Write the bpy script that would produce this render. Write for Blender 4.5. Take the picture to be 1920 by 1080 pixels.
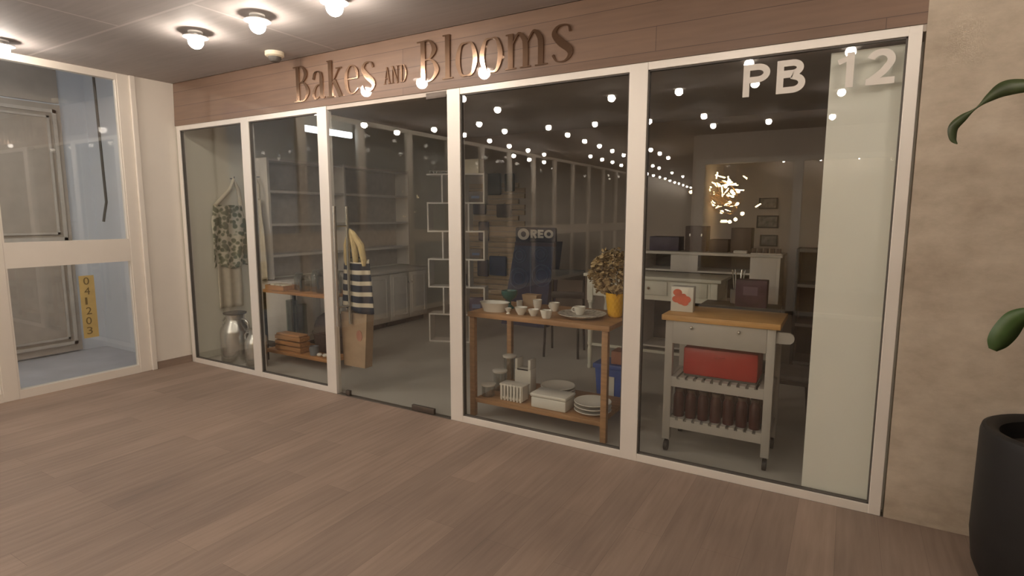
import bpy, bmesh, math, random
from mathutils import Vector, Matrix
random.seed(7)
for o in list(bpy.data.objects): bpy.data.objects.remove(o)
scene = bpy.context.scene
COL = scene.collection
PI = math.pi

# ------------------------------------------------------------------ camera, world, exposure
def make_camera():
    yaw, pitch, roll = math.radians(-30.477), math.radians(7.3276), math.radians(0.064)
    f = Vector((math.sin(yaw)*math.cos(pitch), math.cos(yaw)*math.cos(pitch), -math.sin(pitch)))
    r = Vector((math.cos(yaw), -math.sin(yaw), 0)); u = r.cross(f)
    r2 = math.cos(roll)*r + math.sin(roll)*u; u2 = math.cos(roll)*u - math.sin(roll)*r
    cam = bpy.data.cameras.new('camera'); co = bpy.data.objects.new('camera', cam); COL.objects.link(co)
    m = Matrix((r2, u2, -f)).transposed().to_4x4(); m.translation = Vector((6.1072, -3.4619, 1.5946))
    co.matrix_world = m
    cam.sensor_width = 36; cam.sensor_fit = 'HORIZONTAL'; cam.lens = 1067.16/1920*36; cam.clip_start = .02; cam.clip_end = 100
    scene.camera = co
make_camera()
w = bpy.data.worlds.new('world'); scene.world = w; w.use_nodes = True
w.node_tree.nodes['Background'].inputs[0].default_value = (1, .86, .74, 1)
w.node_tree.nodes['Background'].inputs[1].default_value = .05
scene.view_settings.view_transform = 'Standard'; scene.view_settings.look = 'None'
scene.view_settings.gamma = 1; scene.view_settings.exposure = 0.0; scene.view_settings.use_curve_mapping = False
LAMP = 152.0
LAMP_COL = (1, .868, .745, 1)

# ------------------------------------------------------------------ mesh helpers
class MB:
    def __init__(s): s.bm = bmesh.new()
    def box(s, x0, x1, y0, y1, z0, z1, bev=0):
        bm = s.bm
        vs = [bm.verts.new((x, y, z)) for x in (x0, x1) for y in (y0, y1) for z in (z0, z1)]
        F = [(0,1,3,2),(4,6,7,5),(0,4,5,1),(2,3,7,6),(0,2,6,4),(1,5,7,3)]
        fs = [bm.faces.new([vs[i] for i in q]) for q in F]
        if bev > 0:
            es = list({e for f in fs for e in f.edges})
            bmesh.ops.bevel(bm, geom=es, offset=bev, segments=2, affect='EDGES', profile=.5)
        return s
    def lathe(s, prof, c=(0,0,0), seg=28, mod=None):
        bm = s.bm; rings = []
        for r, z in prof:
            if r < 1e-5: rings.append([bm.verts.new((c[0], c[1], c[2]+z))])
            else:
                ring = []
                for i in range(seg):
                    a = 2*PI*i/seg; rr = r*(mod(a, z) if mod else 1)
                    ring.append(bm.verts.new((c[0]+rr*math.cos(a), c[1]+rr*math.sin(a), c[2]+z)))
                rings.append(ring)
        for A, B in zip(rings, rings[1:]):
            for i in range(seg):
                j = (i+1) % seg
                if len(A) == 1 and len(B) == 1: continue
                if len(A) == 1: bm.faces.new((A[0], B[j], B[i]))
                elif len(B) == 1: bm.faces.new((A[i], A[j], B[0]))
                else: bm.faces.new((A[i], A[j], B[j], B[i]))
        return s
    def cyl(s, p0, p1, r, r1=None, seg=20, cap=True):
        r1 = r if r1 is None else r1
        p0, p1 = Vector(p0), Vector(p1); d = (p1-p0).normalized()
        a = d.orthogonal().normalized(); b = d.cross(a); bm = s.bm
        A = [bm.verts.new(p0+r*(math.cos(t)*a+math.sin(t)*b)) for t in [2*PI*i/seg for i in range(seg)]]
        B = [bm.verts.new(p1+r1*(math.cos(t)*a+math.sin(t)*b)) for t in [2*PI*i/seg for i in range(seg)]]
        for i in range(seg): bm.faces.new((A[i], A[(i+1)%seg], B[(i+1)%seg], B[i]))
        if cap: bm.faces.new(A[::-1]); bm.faces.new(B)
        return s
    def tube(s, pts, r, seg=10, closed=False, rads=None):
        pts = [Vector(p) for p in pts]; n = len(pts); bm = s.bm; rings = []; a = None
        for i, p in enumerate(pts):
            if closed: d = (pts[(i+1)%n]-pts[i-1]).normalized()
            else: d = (pts[min(i+1, n-1)]-pts[max(i-1, 0)]).normalized()
            a = d.orthogonal().normalized() if a is None else (a-d*a.dot(d)).normalized()
            b = d.cross(a); rr = rads[i] if rads else r
            rings.append([bm.verts.new(p+rr*(math.cos(t)*a+math.sin(t)*b)) for t in [2*PI*k/seg for k in range(seg)]])
        m = n if closed else n-1
        for i in range(m):
            A, B = rings[i], rings[(i+1)%n]
            for k in range(seg): bm.faces.new((A[k], A[(k+1)%seg], B[(k+1)%seg], B[k]))
        if not closed: bm.faces.new(rings[0][::-1]); bm.faces.new(rings[-1])
        return s
    def prism(s, poly, fn, d):
        """poly: 2D outline; fn(u,v,w)->xyz; extruded w from 0 to d"""
        bm = s.bm
        A = [bm.verts.new(fn(u, v, 0)) for u, v in poly]; B = [bm.verts.new(fn(u, v, d)) for u, v in poly]
        bm.faces.new(A); bm.faces.new(B[::-1]); n = len(poly)
        for i in range(n): bm.faces.new((A[i], B[i], B[(i+1)%n], A[(i+1)%n]))
        return s
    def sheet(s, fn, nu, nv):
        bm = s.bm
        g = [[bm.verts.new(fn(i/nu, j/nv)) for j in range(nv+1)] for i in range(nu+1)]
        for i in range(nu):
            for j in range(nv): bm.faces.new((g[i][j], g[i+1][j], g[i+1][j+1], g[i][j+1]))
        return s
    def ball(s, c, r, sx=1, sy=1, sz=1, seg=16):
        prof = [(max(r*math.sin(PI*k/10), 0), -r*math.cos(PI*k/10)) for k in range(11)]
        n0 = len(s.bm.verts); s.lathe(prof, (0,0,0), seg); s.bm.verts.ensure_lookup_table()
        for v in s.bm.verts[n0:]: v.co = Vector((v.co.x*sx+c[0], v.co.y*sy+c[1], v.co.z*sz+c[2]))
        return s
    def build(s, name, mat, parent=None, smooth=35, solid=0, sub=0):
        bm = s.bm
        bmesh.ops.recalc_face_normals(bm, faces=bm.faces[:])
        me = bpy.data.meshes.new(name); bm.to_mesh(me); bm.free()
        if smooth:
            me.shade_smooth(); me.set_sharp_from_angle(angle=math.radians(smooth))
        if mat: me.materials.append(mat)
        o = bpy.data.objects.new(name, me); COL.objects.link(o)
        if parent: o.parent = parent
        if solid:
            m = o.modifiers.new('solid', 'SOLIDIFY'); m.thickness = solid; m.offset = 0
        if sub:
            m = o.modifiers.new('sub', 'SUBSURF'); m.levels = sub; m.render_levels = sub
        return o

def tag(o, label, cat, group=None, kind=None):
    if label: o['label'] = label
    if cat: o['category'] = cat
    if group: o['group'] = group
    if kind: o['kind'] = kind
    return o
def thing(name, label, cat, loc=(0,0,0), rz=0, group=None):
    o = bpy.data.objects.new(name, None); COL.objects.link(o); o.location = loc; o.rotation_euler = (0, 0, rz)
    o.empty_display_size = .1
    return tag(o, label, cat, group)
def struct(o): o['kind'] = 'structure'; return o
def copy_tree(o, parent=None):
    c = o.copy(); COL.objects.link(c)
    if parent: c.parent = parent
    for ch in list(o.children): copy_tree(ch, c)
    return c
def text_mesh(ch, w, h, depth, weight=0.0):
    cu = bpy.data.curves.new('t', 'FONT'); cu.body = ch; cu.extrude = .05; cu.offset = weight; cu.resolution_u = 6
    ob = bpy.data.objects.new('t', cu); COL.objects.link(ob)
    dg = bpy.context.evaluated_depsgraph_get(); dg.update()
    me = bpy.data.meshes.new_from_object(ob.evaluated_get(dg)); bpy.data.objects.remove(ob); bpy.data.curves.remove(cu)
    me.materials.clear()
    xs = [v.co.x for v in me.vertices]; ys = [v.co.y for v in me.vertices]; zs = [v.co.z for v in me.vertices]
    x0, x1, y0, y1, z0, z1 = min(xs), max(xs), min(ys), max(ys), min(zs), max(zs)
    for v in me.vertices:   # local: x right, z up, thickness towards -y
        a = (v.co.x-x0)/max(x1-x0, 1e-6)*w; b = (v.co.y-y0)/(y1-y0)*h; c = -(v.co.z-z0)/max(z1-z0, 1e-6)*depth
        v.co = (a, c, b)
    return me
def text_obj(name, ch, w, h, depth, mat, parent, loc, rz=0, weight=0.0):
    me = text_mesh(ch, w, h, depth, weight); me.name = name; me.materials.append(mat)
    o = bpy.data.objects.new(name, me); COL.objects.link(o); o.parent = parent; o.location = loc; o.rotation_euler = (0, 0, rz)
    return o

# ------------------------------------------------------------------ materials
def new_mat(name):
    m = bpy.data.materials.new(name); m.use_nodes = True
    nt = m.node_tree; b = nt.nodes['Principled BSDF']
    return m, nt, b
def N(nt, t, **kw):
    n = nt.nodes.new(t)
    for k, v in kw.items():
        if k in n.inputs: n.inputs[k].default_value = v
        else: setattr(n, k, v)
    return n
def c4(c): return (c[0], c[1], c[2], 1)
def mat(name, col, rough=.5, metal=0, var=.08, scale=12, stretch=(1,1,1), bump=0, coat=0, coatr=.05, spec=.5, col2=None):
    m, nt, b = new_mat(name)
    tc = N(nt, 'ShaderNodeTexCoord'); mp = N(nt, 'ShaderNodeMapping'); mp.inputs['Scale'].default_value = stretch
    nt.links.new(tc.outputs['Object'], mp.inputs[0])
    no = N(nt, 'ShaderNodeTexNoise'); no.inputs['Scale'].default_value = scale; no.inputs['Detail'].default_value = 4
    nt.links.new(mp.outputs[0], no.inputs['Vector'])
    cr = N(nt, 'ShaderNodeValToRGB'); e = cr.color_ramp.elements; e[0].position = .3; e[1].position = .7
    e[0].color = c4([x*(1-var) for x in col]); e[1].color = c4(col2 if col2 else [min(x*(1+var), 1) for x in col])
    nt.links.new(no.outputs[0], cr.inputs[0]); nt.links.new(cr.outputs[0], b.inputs['Base Color'])
    b.inputs['Roughness'].default_value = rough; b.inputs['Metallic'].default_value = metal
    b.inputs['Specular IOR Level'].default_value = spec
    if coat: b.inputs['Coat Weight'].default_value = coat; b.inputs['Coat Roughness'].default_value = coatr
    if bump:
        bp = N(nt, 'ShaderNodeBump'); bp.inputs['Strength'].default_value = bump; bp.inputs['Distance'].default_value = .01
        nt.links.new(no.outputs[0], bp.inputs['Height']); nt.links.new(bp.outputs[0], b.inputs['Normal'])
    return m
def emit(name, col, strength):
    m = bpy.data.materials.new(name); m.use_nodes = True; nt = m.node_tree; nt.nodes.clear()
    e = N(nt, 'ShaderNodeEmission'); e.inputs[0].default_value = col; e.inputs[1].default_value = strength
    o = N(nt, 'ShaderNodeOutputMaterial'); nt.links.new(e.outputs[0], o.inputs[0]); return m
def glass_mat(name, tint=(.93,.95,.93), f0=.04, rough=0.0):
    m = bpy.data.materials.new(name); m.use_nodes = True; nt = m.node_tree; nt.nodes.clear()
    lw = N(nt, 'ShaderNodeLayerWeight'); lw.inputs[0].default_value = .5
    p = N(nt, 'ShaderNodeMath', operation='POWER'); p.inputs[1].default_value = 5
    ma = N(nt, 'ShaderNodeMath', operation='MULTIPLY_ADD'); ma.inputs[1].default_value = 1-f0; ma.inputs[2].default_value = f0
    tr = N(nt, 'ShaderNodeBsdfTransparent'); tr.inputs[0].default_value = c4(tint)
    gl = N(nt, 'ShaderNodeBsdfGlossy'); gl.inputs['Roughness'].default_value = rough; gl.inputs[0].default_value = (1,1,1,1)
    mx = N(nt, 'ShaderNodeMixShader'); o = N(nt, 'ShaderNodeOutputMaterial')
    nt.links.new(lw.outputs['Facing'], p.inputs[0]); nt.links.new(p.outputs[0], ma.inputs[0]); nt.links.new(ma.outputs[0], mx.inputs[0])
    nt.links.new(tr.outputs[0], mx.inputs[1]); nt.links.new(gl.outputs[0], mx.inputs[2]); nt.links.new(mx.outputs[0], o.inputs[0])
    return m
def plank_mat(name, c1, c2, length, width, rot, rough, grain=.25, mortar=.0025, mcol=(.05,.04,.03), coat=0, coatr=.1, offs=(0,0,0), plane='xy'):
    m, nt, b = new_mat(name)
    tc = N(nt, 'ShaderNodeTexCoord'); mp = N(nt, 'ShaderNodeMapping')
    mp.inputs['Rotation'].default_value = rot; mp.inputs['Location'].default_value = offs
    nt.links.new(tc.outputs['Object'], mp.inputs[0])
    br = N(nt, 'ShaderNodeTexBrick'); br.offset = .37; br.inputs['Scale'].default_value = 1
    br.inputs['Brick Width'].default_value = length; br.inputs['Row Height'].default_value = width
    br.inputs['Mortar Size'].default_value = mortar; br.inputs['Mortar Smooth'].default_value = .2
    br.inputs['Color1'].default_value = c4(c1); br.inputs['Color2'].default_value = c4(c2); br.inputs['Mortar'].default_value = c4(mcol)
    nt.links.new(mp.outputs[0], br.inputs['Vector'])
    m2 = N(nt, 'ShaderNodeMapping'); m2.inputs['Scale'].default_value = (1.6, 22, 22); nt.links.new(mp.outputs[0], m2.inputs[0])
    no = N(nt, 'ShaderNodeTexNoise'); no.inputs['Scale'].default_value = 1.5; no.inputs['Detail'].default_value = 6
    nt.links.new(m2.outputs[0], no.inputs['Vector'])
    n2 = N(nt, 'ShaderNodeTexNoise'); n2.inputs['Scale'].default_value = 1.3; nt.links.new(mp.outputs[0], n2.inputs['Vector'])
    ad = N(nt, 'ShaderNodeMath', operation='ADD'); nt.links.new(no.outputs[0], ad.inputs[0]); nt.links.new(n2.outputs[0], ad.inputs[1])
    mr = N(nt, 'ShaderNodeMapRange'); mr.inputs['From Min'].default_value = .6; mr.inputs['From Max'].default_value = 1.4
    mr.inputs['To Min'].default_value = 1-grain; mr.inputs['To Max'].default_value = 1+grain
    nt.links.new(ad.outputs[0], mr.inputs[0])
    mu = N(nt, 'ShaderNodeVectorMath', operation='SCALE'); nt.links.new(br.outputs[0], mu.inputs[0]); nt.links.new(mr.outputs[0], mu.inputs['Scale'])
    nt.links.new(mu.outputs[0], b.inputs['Base Color']); b.inputs['Roughness'].default_value = rough
    if coat: b.inputs['Coat Weight'].default_value = coat; b.inputs['Coat Roughness'].default_value = coatr
    return m

M = {}
M['floor'] = plank_mat('wood_floor', (.305,.225,.175), (.24,.178,.140), 1.25, .187, (0,0,PI/2), .6, .24, .0008, (.17,.125,.10), offs=(0,.02,0))
M['fascia'] = plank_mat('fascia_wood', (.215,.132,.088), (.19,.115,.076), 3.1, .142, (-PI/2,0,0), .5, .16, .002, (.09,.055,.04), coat=1, coatr=.02)
M['white'] = mat('white_paint', (.80,.75,.67), .5, 0, .02, 3)
M['frame'] = mat('satin_aluminium', (.80,.76,.70), .38, .15, .03, 6, (1,1,.1))
M['frame_dark'] = mat('grey_gasket', (.10,.09,.08), .6)
def concrete_mat():
    m, nt, b = new_mat('raw_concrete'); tc = N(nt, 'ShaderNodeTexCoord'); mp = N(nt, 'ShaderNodeMapping'); mp.inputs['Scale'].default_value = (1, 1, 1.7)
    nt.links.new(tc.outputs['Object'], mp.inputs[0])
    a = N(nt, 'ShaderNodeTexNoise'); a.inputs['Scale'].default_value = 1.6; a.inputs['Detail'].default_value = 3
    c = N(nt, 'ShaderNodeTexNoise'); c.inputs['Scale'].default_value = 7; c.inputs['Detail'].default_value = 6; c.inputs['Roughness'].default_value = .65
    for n in (a, c): nt.links.new(mp.outputs[0], n.inputs['Vector'])
    ad = N(nt, 'ShaderNodeMath', operation='ADD'); nt.links.new(a.outputs[0], ad.inputs[0]); nt.links.new(c.outputs[0], ad.inputs[1])
    mr = N(nt, 'ShaderNodeMapRange'); mr.inputs['From Min'].default_value = .7; mr.inputs['From Max'].default_value = 1.3; nt.links.new(ad.outputs[0], mr.inputs[0])
    cr = N(nt, 'ShaderNodeValToRGB'); e = cr.color_ramp.elements; e[0].color = (.39,.325,.25,1); e[1].color = (.60,.525,.42,1)
    nt.links.new(mr.outputs[0], cr.inputs[0]); nt.links.new(cr.outputs[0], b.inputs['Base Color']); b.inputs['Roughness'].default_value = .85
    bp = N(nt, 'ShaderNodeBump'); bp.inputs['Strength'].default_value = .15; bp.inputs['Distance'].default_value = .008
    nt.links.new(c.outputs[0], bp.inputs['Height']); nt.links.new(bp.outputs[0], b.inputs['Normal'])
    return m
M['concrete'] = concrete_mat()
M['ceiling'] = plank_mat('grey_ceiling', (.43,.40,.385), (.41,.38,.365), 2.4, 1.2, (0,0,0), .75, .1, .012, (.56,.52,.50))
M['shop_floor'] = mat('pale_shop_floor', (.52,.50,.45), .45, 0, .06, 2)
M['shop_wall'] = mat('shop_wall_paint', (.82,.80,.70), .7, 0, .03, 2)
M['shop_dark'] = mat('dark_taupe_paint', (.58,.51,.45), .7, 0, .06, 2)
M['shop_ceil'] = mat('shop_ceiling_paint', (.60,.54,.48), .8, 0, .05, 2)
M['glass'] = glass_mat('clear_glass', tint=(.965,.975,.965), f0=.05)
M['jar_glass'] = glass_mat('jar_glass', (.90,.92,.91), .14)
M['room_wall'] = mat('cool_white_wall', (.72,.74,.78), .7, 0, .03, 2)
M['room_floor'] = mat('grey_screed', (.50,.50,.53), .7, 0, .08, 3)
M['beige'] = mat('beige_door_paint', (.46,.40,.34), .6, 0, .06, 8)
M['lamp'] = emit('lamp_glow', LAMP_COL, LAMP)
M['lampbody'] = mat('lamp_white_body', (.7,.68,.65), .4)
M['blackmetal'] = mat('black_metal', (.025,.023,.022), .4, .3)
M['steel'] = mat('brushed_steel', (.62,.61,.58), .25, .9, .08, 30, (1,1,.05))
M['patch'] = mat('dull_bronze_fitting', (.11,.09,.075), .5, .5)
M['bronze'] = mat('bronze_mirror', (.40,.27,.19), .14, 1, .05, 8)
M['vinyl'] = mat('pale_vinyl', (.78,.74,.68), .6, 0, .02)
M['board'] = mat('white_board', (.86,.85,.78), .6, 0, .03, 1.5)
M['cream'] = mat('cream_plastic', (.80,.72,.55), .4)
M['pot'] = mat('black_planter', (.012,.011,.011), .55, 0, .1)
M['soil'] = mat('dark_soil', (.03,.022,.015), .95, 0, .4, 40, bump=.5)
M['leaf'] = mat('green_leaf', (.045,.062,.022), .45, 0, .3, 14)
M['leaf2'] = mat('bright_leaf', (.055,.105,.03), .4, 0, .25, 14)
M['wood'] = mat('warm_wood', (.40,.22,.10), .5, 0, .2, 5, (1,8,8))
M['wood2'] = mat('orange_wood', (.46,.22,.08), .5, 0, .25, 5, (1,8,8))
M['butcher'] = mat('butcher_block', (.60,.34,.12), .45, 0, .15, 6, (1,10,10))
M['trolley'] = mat('grey_green_paint', (.45,.425,.385), .5, 0, .03)
M['red'] = mat('red_enamel', (.40,.030,.022), .35, 0, .06)
M['ceramic'] = mat('white_ceramic', (.76,.74,.67), .25, 0, .02, coat=.3)
M['shelfwhite'] = mat('white_shelf_paint', (.72,.67,.61), .5, 0, .03)
M['deskwhite'] = mat('ivory_desk_paint', (.70,.68,.58), .5, 0, .03)
M['teal'] = mat('teal_glaze', (.02,.13,.12), .25)
M['kraft'] = mat('kraft_paper', (.42,.30,.19), .75, 0, .1)
M['yellow'] = mat('yellow_glaze', (.85,.46,.02), .3, 0, .08)
M['dried'] = mat('dried_petals', (.42,.27,.12), .8, 0, .45, 28, col2=(.66,.50,.27))
M['navy'] = mat('navy_card', (.05,.07,.16), .5, 0, .15)
M['navy2'] = mat('midnight_card', (.02,.026,.06), .55, 0, .2)
M['ring'] = mat('blue_ring_print', (.10,.14,.26), .5)
M['packet'] = mat('purple_packet', (.06,.045,.085), .5, 0, .3, 16)
M['packet2'] = mat('brown_packet', (.09,.06,.05), .5, 0, .3, 16)
M['slat'] = mat('slat_wood', (.55,.41,.27), .6, 0, .18, 4, (1,8,12))
M['brown'] = mat('brown_case', (.085,.052,.038), .55, 0, .15)
M['dark'] = mat('dark_furniture', (.03,.026,.024), .5)
M['blue'] = mat('blue_plastic', (.03,.10,.42), .4)
M['pink'] = mat('terracotta_card', (.42,.19,.13), .6)
M['wicker'] = mat('dark_wicker', (.055,.035,.028), .6, 0, .4, 60, bump=.5)
M['linen'] = mat('natural_linen', (.62,.56,.44), .9, 0, .06, 20)
M['strap'] = mat('straw_cloth', (.62,.48,.24), .85, 0, .12, 30)
M['jam'] = mat('dark_red_preserve', (.055,.014,.012), .3, 0, .2)
M['purple'] = mat('plum_card', (.085,.04,.06), .6, 0, .35)
M['petal'] = mat('coral_print', (.70,.16,.09), .6, 0, .2)
M['brass'] = mat('brass', (.75,.48,.18), .25, 1)
M['sticker'] = mat('yellow_sticker', (.50,.38,.15), .6)
M['ink'] = mat('dark_ink', (.17,.125,.05), .7)
M['chand'] = emit('chandelier_bulb', (1,.70,.36,1), 75)
M['batten'] = emit('cool_batten', (.86,.92,1,1), 34)
def apron_print():
    m, nt, b = new_mat('leaf_print_cloth')
    tc = N(nt, 'ShaderNodeTexCoord')
    v = N(nt, 'ShaderNodeTexVoronoi'); v.inputs['Scale'].default_value = 21; v.inputs['Randomness'].default_value = 1
    n = N(nt, 'ShaderNodeTexNoise'); n.inputs['Scale'].default_value = 9
    nt.links.new(tc.outputs['Object'], v.inputs['Vector']); nt.links.new(tc.outputs['Object'], n.inputs['Vector'])
    mu = N(nt, 'ShaderNodeMath', operation='MULTIPLY'); nt.links.new(v.outputs['Distance'], mu.inputs[0]); nt.links.new(n.outputs[0], mu.inputs[1])
    cr = N(nt, 'ShaderNodeValToRGB'); e = cr.color_ramp.elements; e[0].position = .20; e[0].color = (.12,.13,.07,1); e[1].position = .32; e[1].color = (.62,.58,.46,1)
    x = e.new(.26); x.color = (.28,.28,.17,1)
    nt.links.new(mu.outputs[0], cr.inputs[0]); nt.links.new(cr.outputs[0], b.inputs['Base Color']); b.inputs['Roughness'].default_value = .9
    return m
M['print'] = apron_print()
def stripe_mat():
    m, nt, b = new_mat('navy_striped_cloth')
    tc = N(nt, 'ShaderNodeTexCoord'); w = N(nt, 'ShaderNodeTexWave', wave_type='BANDS', bands_direction='Z')
    w.inputs['Scale'].default_value = 3.3; w.inputs['Distortion'].default_value = .6
    nt.links.new(tc.outputs['Object'], w.inputs['Vector'])
    cr = N(nt, 'ShaderNodeValToRGB'); cr.color_ramp.interpolation = 'CONSTANT'; e = cr.color_ramp.elements
    e[0].position = 0; e[0].color = (.018,.018,.035,1); e[1].position = .68; e[1].color = (.68,.60,.46,1)
    nt.links.new(w.outputs['Fac'], cr.inputs[0]); nt.links.new(cr.outputs[0], b.inputs['Base Color']); b.inputs['Roughness'].default_value = .85
    return m
M['stripe'] = stripe_mat()

# ------------------------------------------------------------------ setting: shell
CZ = 2.93
struct(MB().box(-.02, 12, -24, 0.0, -.1, 0).build('floor', M['floor'], smooth=0))
struct(MB().box(-.02, 6.75, .06, 5.05, -.1, -.001).build('floor', M['shop_floor'], smooth=0))
struct(MB().box(-.02, 6.75, 0.0, .06, -.1, .0005).build('trim_1', mat('steel_threshold', (.25,.23,.2), .4, .6), smooth=0))
struct(MB().box(-.10, 12, -24, .0, CZ, CZ+.1).build('ceiling', M['ceiling'], smooth=0))
struct(MB().box(-1.75, -.10, -17, .0, 3.7, 3.8).build('ceiling', M['room_wall'], smooth=0))
struct(MB().box(-.10, 0, -17, .0, CZ+.1, 3.8).build('wall_office', M['room_wall'], smooth=0))
struct(MB().box(-.12, 6.75, .055, 5.05, CZ, CZ+.1).build('ceiling', M['shop_ceil'], smooth=0))
# left pier of the corridor, then shop's own left wall
struct(MB().box(-.14, 0, -.36, -.0, 0, CZ).build('wall_left', M['white'], smooth=0))
struct(MB().box(0, .014, -.36, 0, 0, .075).build('baseboard_left', M['floor'], smooth=0))
struct(MB().box(-.12, 0, .0, 5.05, 0, CZ).build('wall_shop_left', M['shop_wall'], smooth=0))
struct(MB().box(-.12, 6.75, 4.95, 5.07, 0, CZ).build('wall_shop_back', M['shop_dark'], smooth=0))
struct(MB().box(6.62, 6.75, .09, 4.95, 0, CZ).build('wall_shop_right', M['shop_dark'], smooth=0))
# concrete wall right of the shopfront
struct(MB().box(6.366, 12, 0.0, .085, 0, CZ).build('wall_right', M['concrete'], smooth=0))
struct(MB().box(11.9, 12.0, -24, 0, 0, CZ).build('wall_east', M['concrete'], smooth=0))
# wooden fascia above the shopfront, leaning very slightly back
fb = MB()
fn = lambda y, z, x: (x, y, z)
fb.prism([(0.0, 2.503), (.011, CZ), (.07, CZ), (.07, 2.503)], lambda u, v, w_: (w_*6.366, u, v), 1)
struct(fb.build('trim_2', M['fascia'], smooth=0))
struct(MB().box(0, 6.366, .011, .07, 2.47, 2.503).build('trim_3', M['shop_ceil'], smooth=0))

# ---------------- shopfront frames and panes
def frame_window(name, x0, x1, lw, rw, mull, z0, z1, bh, th, y0=0.0, y1=.06, glassy=(.018,.026)):
    m = MB()
    m.box(x0, x0+lw, y0, y1, z0, z1, .003); m.box(x1-rw, x1, y0, y1, z0, z1, .003)
    edges = [x0+lw]
    for a, b in mull:
        m.box(a, b, y0, y1, z0, z1, .003); edges += [a, b]
    edges.append(x1-rw)
    for k in range(0, len(edges), 2):
        m.box(edges[k]-.001, edges[k+1]+.001, y0+.002, y1, z0, z0+bh, .002)
        m.box(edges[k]-.001, edges[k+1]+.001, y0+.002, y1, z1-th, z1, .002)
    f = struct(m.build(name, M['frame'], smooth=0))
    for k in range(0, len(edges), 2):
        a, b = edges[k], edges[k+1]
        g = MB().box(a+.004, b-.004, glassy[0], glassy[1], z0+bh+.004, z1-th-.004).build('pane', M['glass'], f, smooth=0)
        s = MB()
        for q in ((a, a+.008, z0+bh, z1-th), (b-.008, b, z0+bh, z1-th), (a, b, z0+bh, z0+bh+.008), (a, b, z1-th-.008, z1-th)):
            s.box(q[0], q[1], .010, .040, q[2], q[3])
        s.build('gasket', M['frame_dark'], f, smooth=0)
    return f
frame_window('window_1', .02, 2.25, .055, .115, [(1.09, 1.205)], 0, 2.5, .05, .045)
frame_window('window_2', 3.515, 6.352, .115, .056, [(4.897, 5.012)], 0, 2.5, .05, .045)
# frameless glass door
d = struct(MB().box(2.262, 3.503, .016, .026, .012, 2.494).build('door_1', M['glass'], smooth=0))
h = MB()
for y in (-.05, .092):
    h.tube([(2.357, y, .635), (2.357, y, 1.665)], .016, 14)
for z in (.80, 1.50): h.cyl((2.357, -.05, z), (2.357, .092, z), .009)
h.build('handle', M['steel'], d)
for x0, x1, z0, z1 in ((3.11, 3.34, .003, .05), (2.35, 2.40, .003, .05), (3.315, 3.503, 2.45, 2.494)):
    MB().box(x0, x1, .008, .034, z0, z1, .003).build('patch_fitting', M['patch'], d)

# ---------------- left row of office windows (first bay seen directly, the rest in the glass)
def bay(name, y1, y0, first=False):
    """frame between y0<y1 in plane x=0"""
    m = MB()
    if first: m.box(-.07, .0, y1, y1+.105, 0, CZ, .004); m.box(-.05, .022, y1+.105, y1+.155, 0, CZ, .006)
    m.box(-.07, .0, y0-.11, y0, 0, CZ, .004)
    m.box(-.07, -.002, y0, y1, 0, .077); m.box(-.07, -.002, y0, y1, 1.137, 1.356); m.box(-.07, -.002, y0, y1, 2.868, CZ)
    # slim beads
    for z0, z1 in ((.077, 1.137), (1.356, 2.868)):
        m.box(-.05, -.004, y0, y0+.012, z0, z1); m.box(-.05, -.004, y1-.012, y1, z0, z1)
    f = struct(m.build(name, M['white'], smooth=0))
    for z0, z1 in ((.077, 1.137), (1.356, 2.868)):
        MB().box(-.034, -.026, y0+.002, y1-.002, z0, z1).build('pane', M['glass'], f, smooth=0)
    return f
bay('window_3', -.52, -1.507, True)
y = -1.617
for k in range(4, 18):
    bay('window_%d' % k, y, y-.94); y -= 1.05
struct(MB().box(-.12, 0, -24, y, 0, CZ).build('wall_left', M['white'], smooth=0))
# office behind those windows
struct(MB().box(-1.75, -1.62, -17, -.05, 0, 3.7).build('wall_office', M['room_wall'], smooth=0))
struct(MB().box(-1.75, -.12, -.10, .0, 0, 3.7).build('wall_office', M['room_wall'], smooth=0))
struct(MB().box(-1.75, -.02, -17, .0, -.1, -.001).build('floor', M['room_floor'], smooth=0))
dm = MB().box(-1.625, -1.58, -1.55, -.37, .02, 2.80)
od = struct(dm.build('door_2', M['beige'], smooth=0))
MB().box(-1.625, -1.59, -1.55, -.37, 2.82, 3.68).build('transom', M['beige'], od, smooth=0)
mo = MB()
for a, b, c, e in ((-1.50, -.42, 1.30, 2.74), (-1.50, -.42, .10, 1.16)):
    for t, q in ((.035, 0), (.022, .07)):
        mo.box(-1.58, -1.555, a+q, b-q, c+q, c+q+t); mo.box(-1.58, -1.555, a+q, b-q, e-q-t, e-q)
        mo.box(-1.58, -1.555, a+q, a+q+t, c+q, e-q); mo.box(-1.58, -1.555, b-q-t, b-q, c+q, e-q)
mo.build('moulding', mat('pale_moulding', (.56,.51,.45), .6), od, smooth=0)
tag(MB().tube([(-.5, -.492, 3.70), (-.5, -.49, CZ), (-.5, -.484, 2.5), (-.5, -.478, 2.0), (-.5, -.474, 1.72), (-.5, -.50, 1.60), (-.5, -.515, 1.52)], .013, 8).build('hanging_cable', M['frame_dark']),
    'dark cable hanging down the pale wall behind the upper left office pane', 'cable')
t = thing('batten_light', 'cool white strip light behind office glass, mirrored above the shelf in the shop glass', 'light', (-.14, -2.10, 2.68))
MB().box(-.03, .03, -.46, .46, .08, .249).build('housing', M['lampbody'], t)
MB().box(-.025, .025, -.45, .45, 0, .08, .01).build('diffuser', M['batten'], t)
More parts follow.
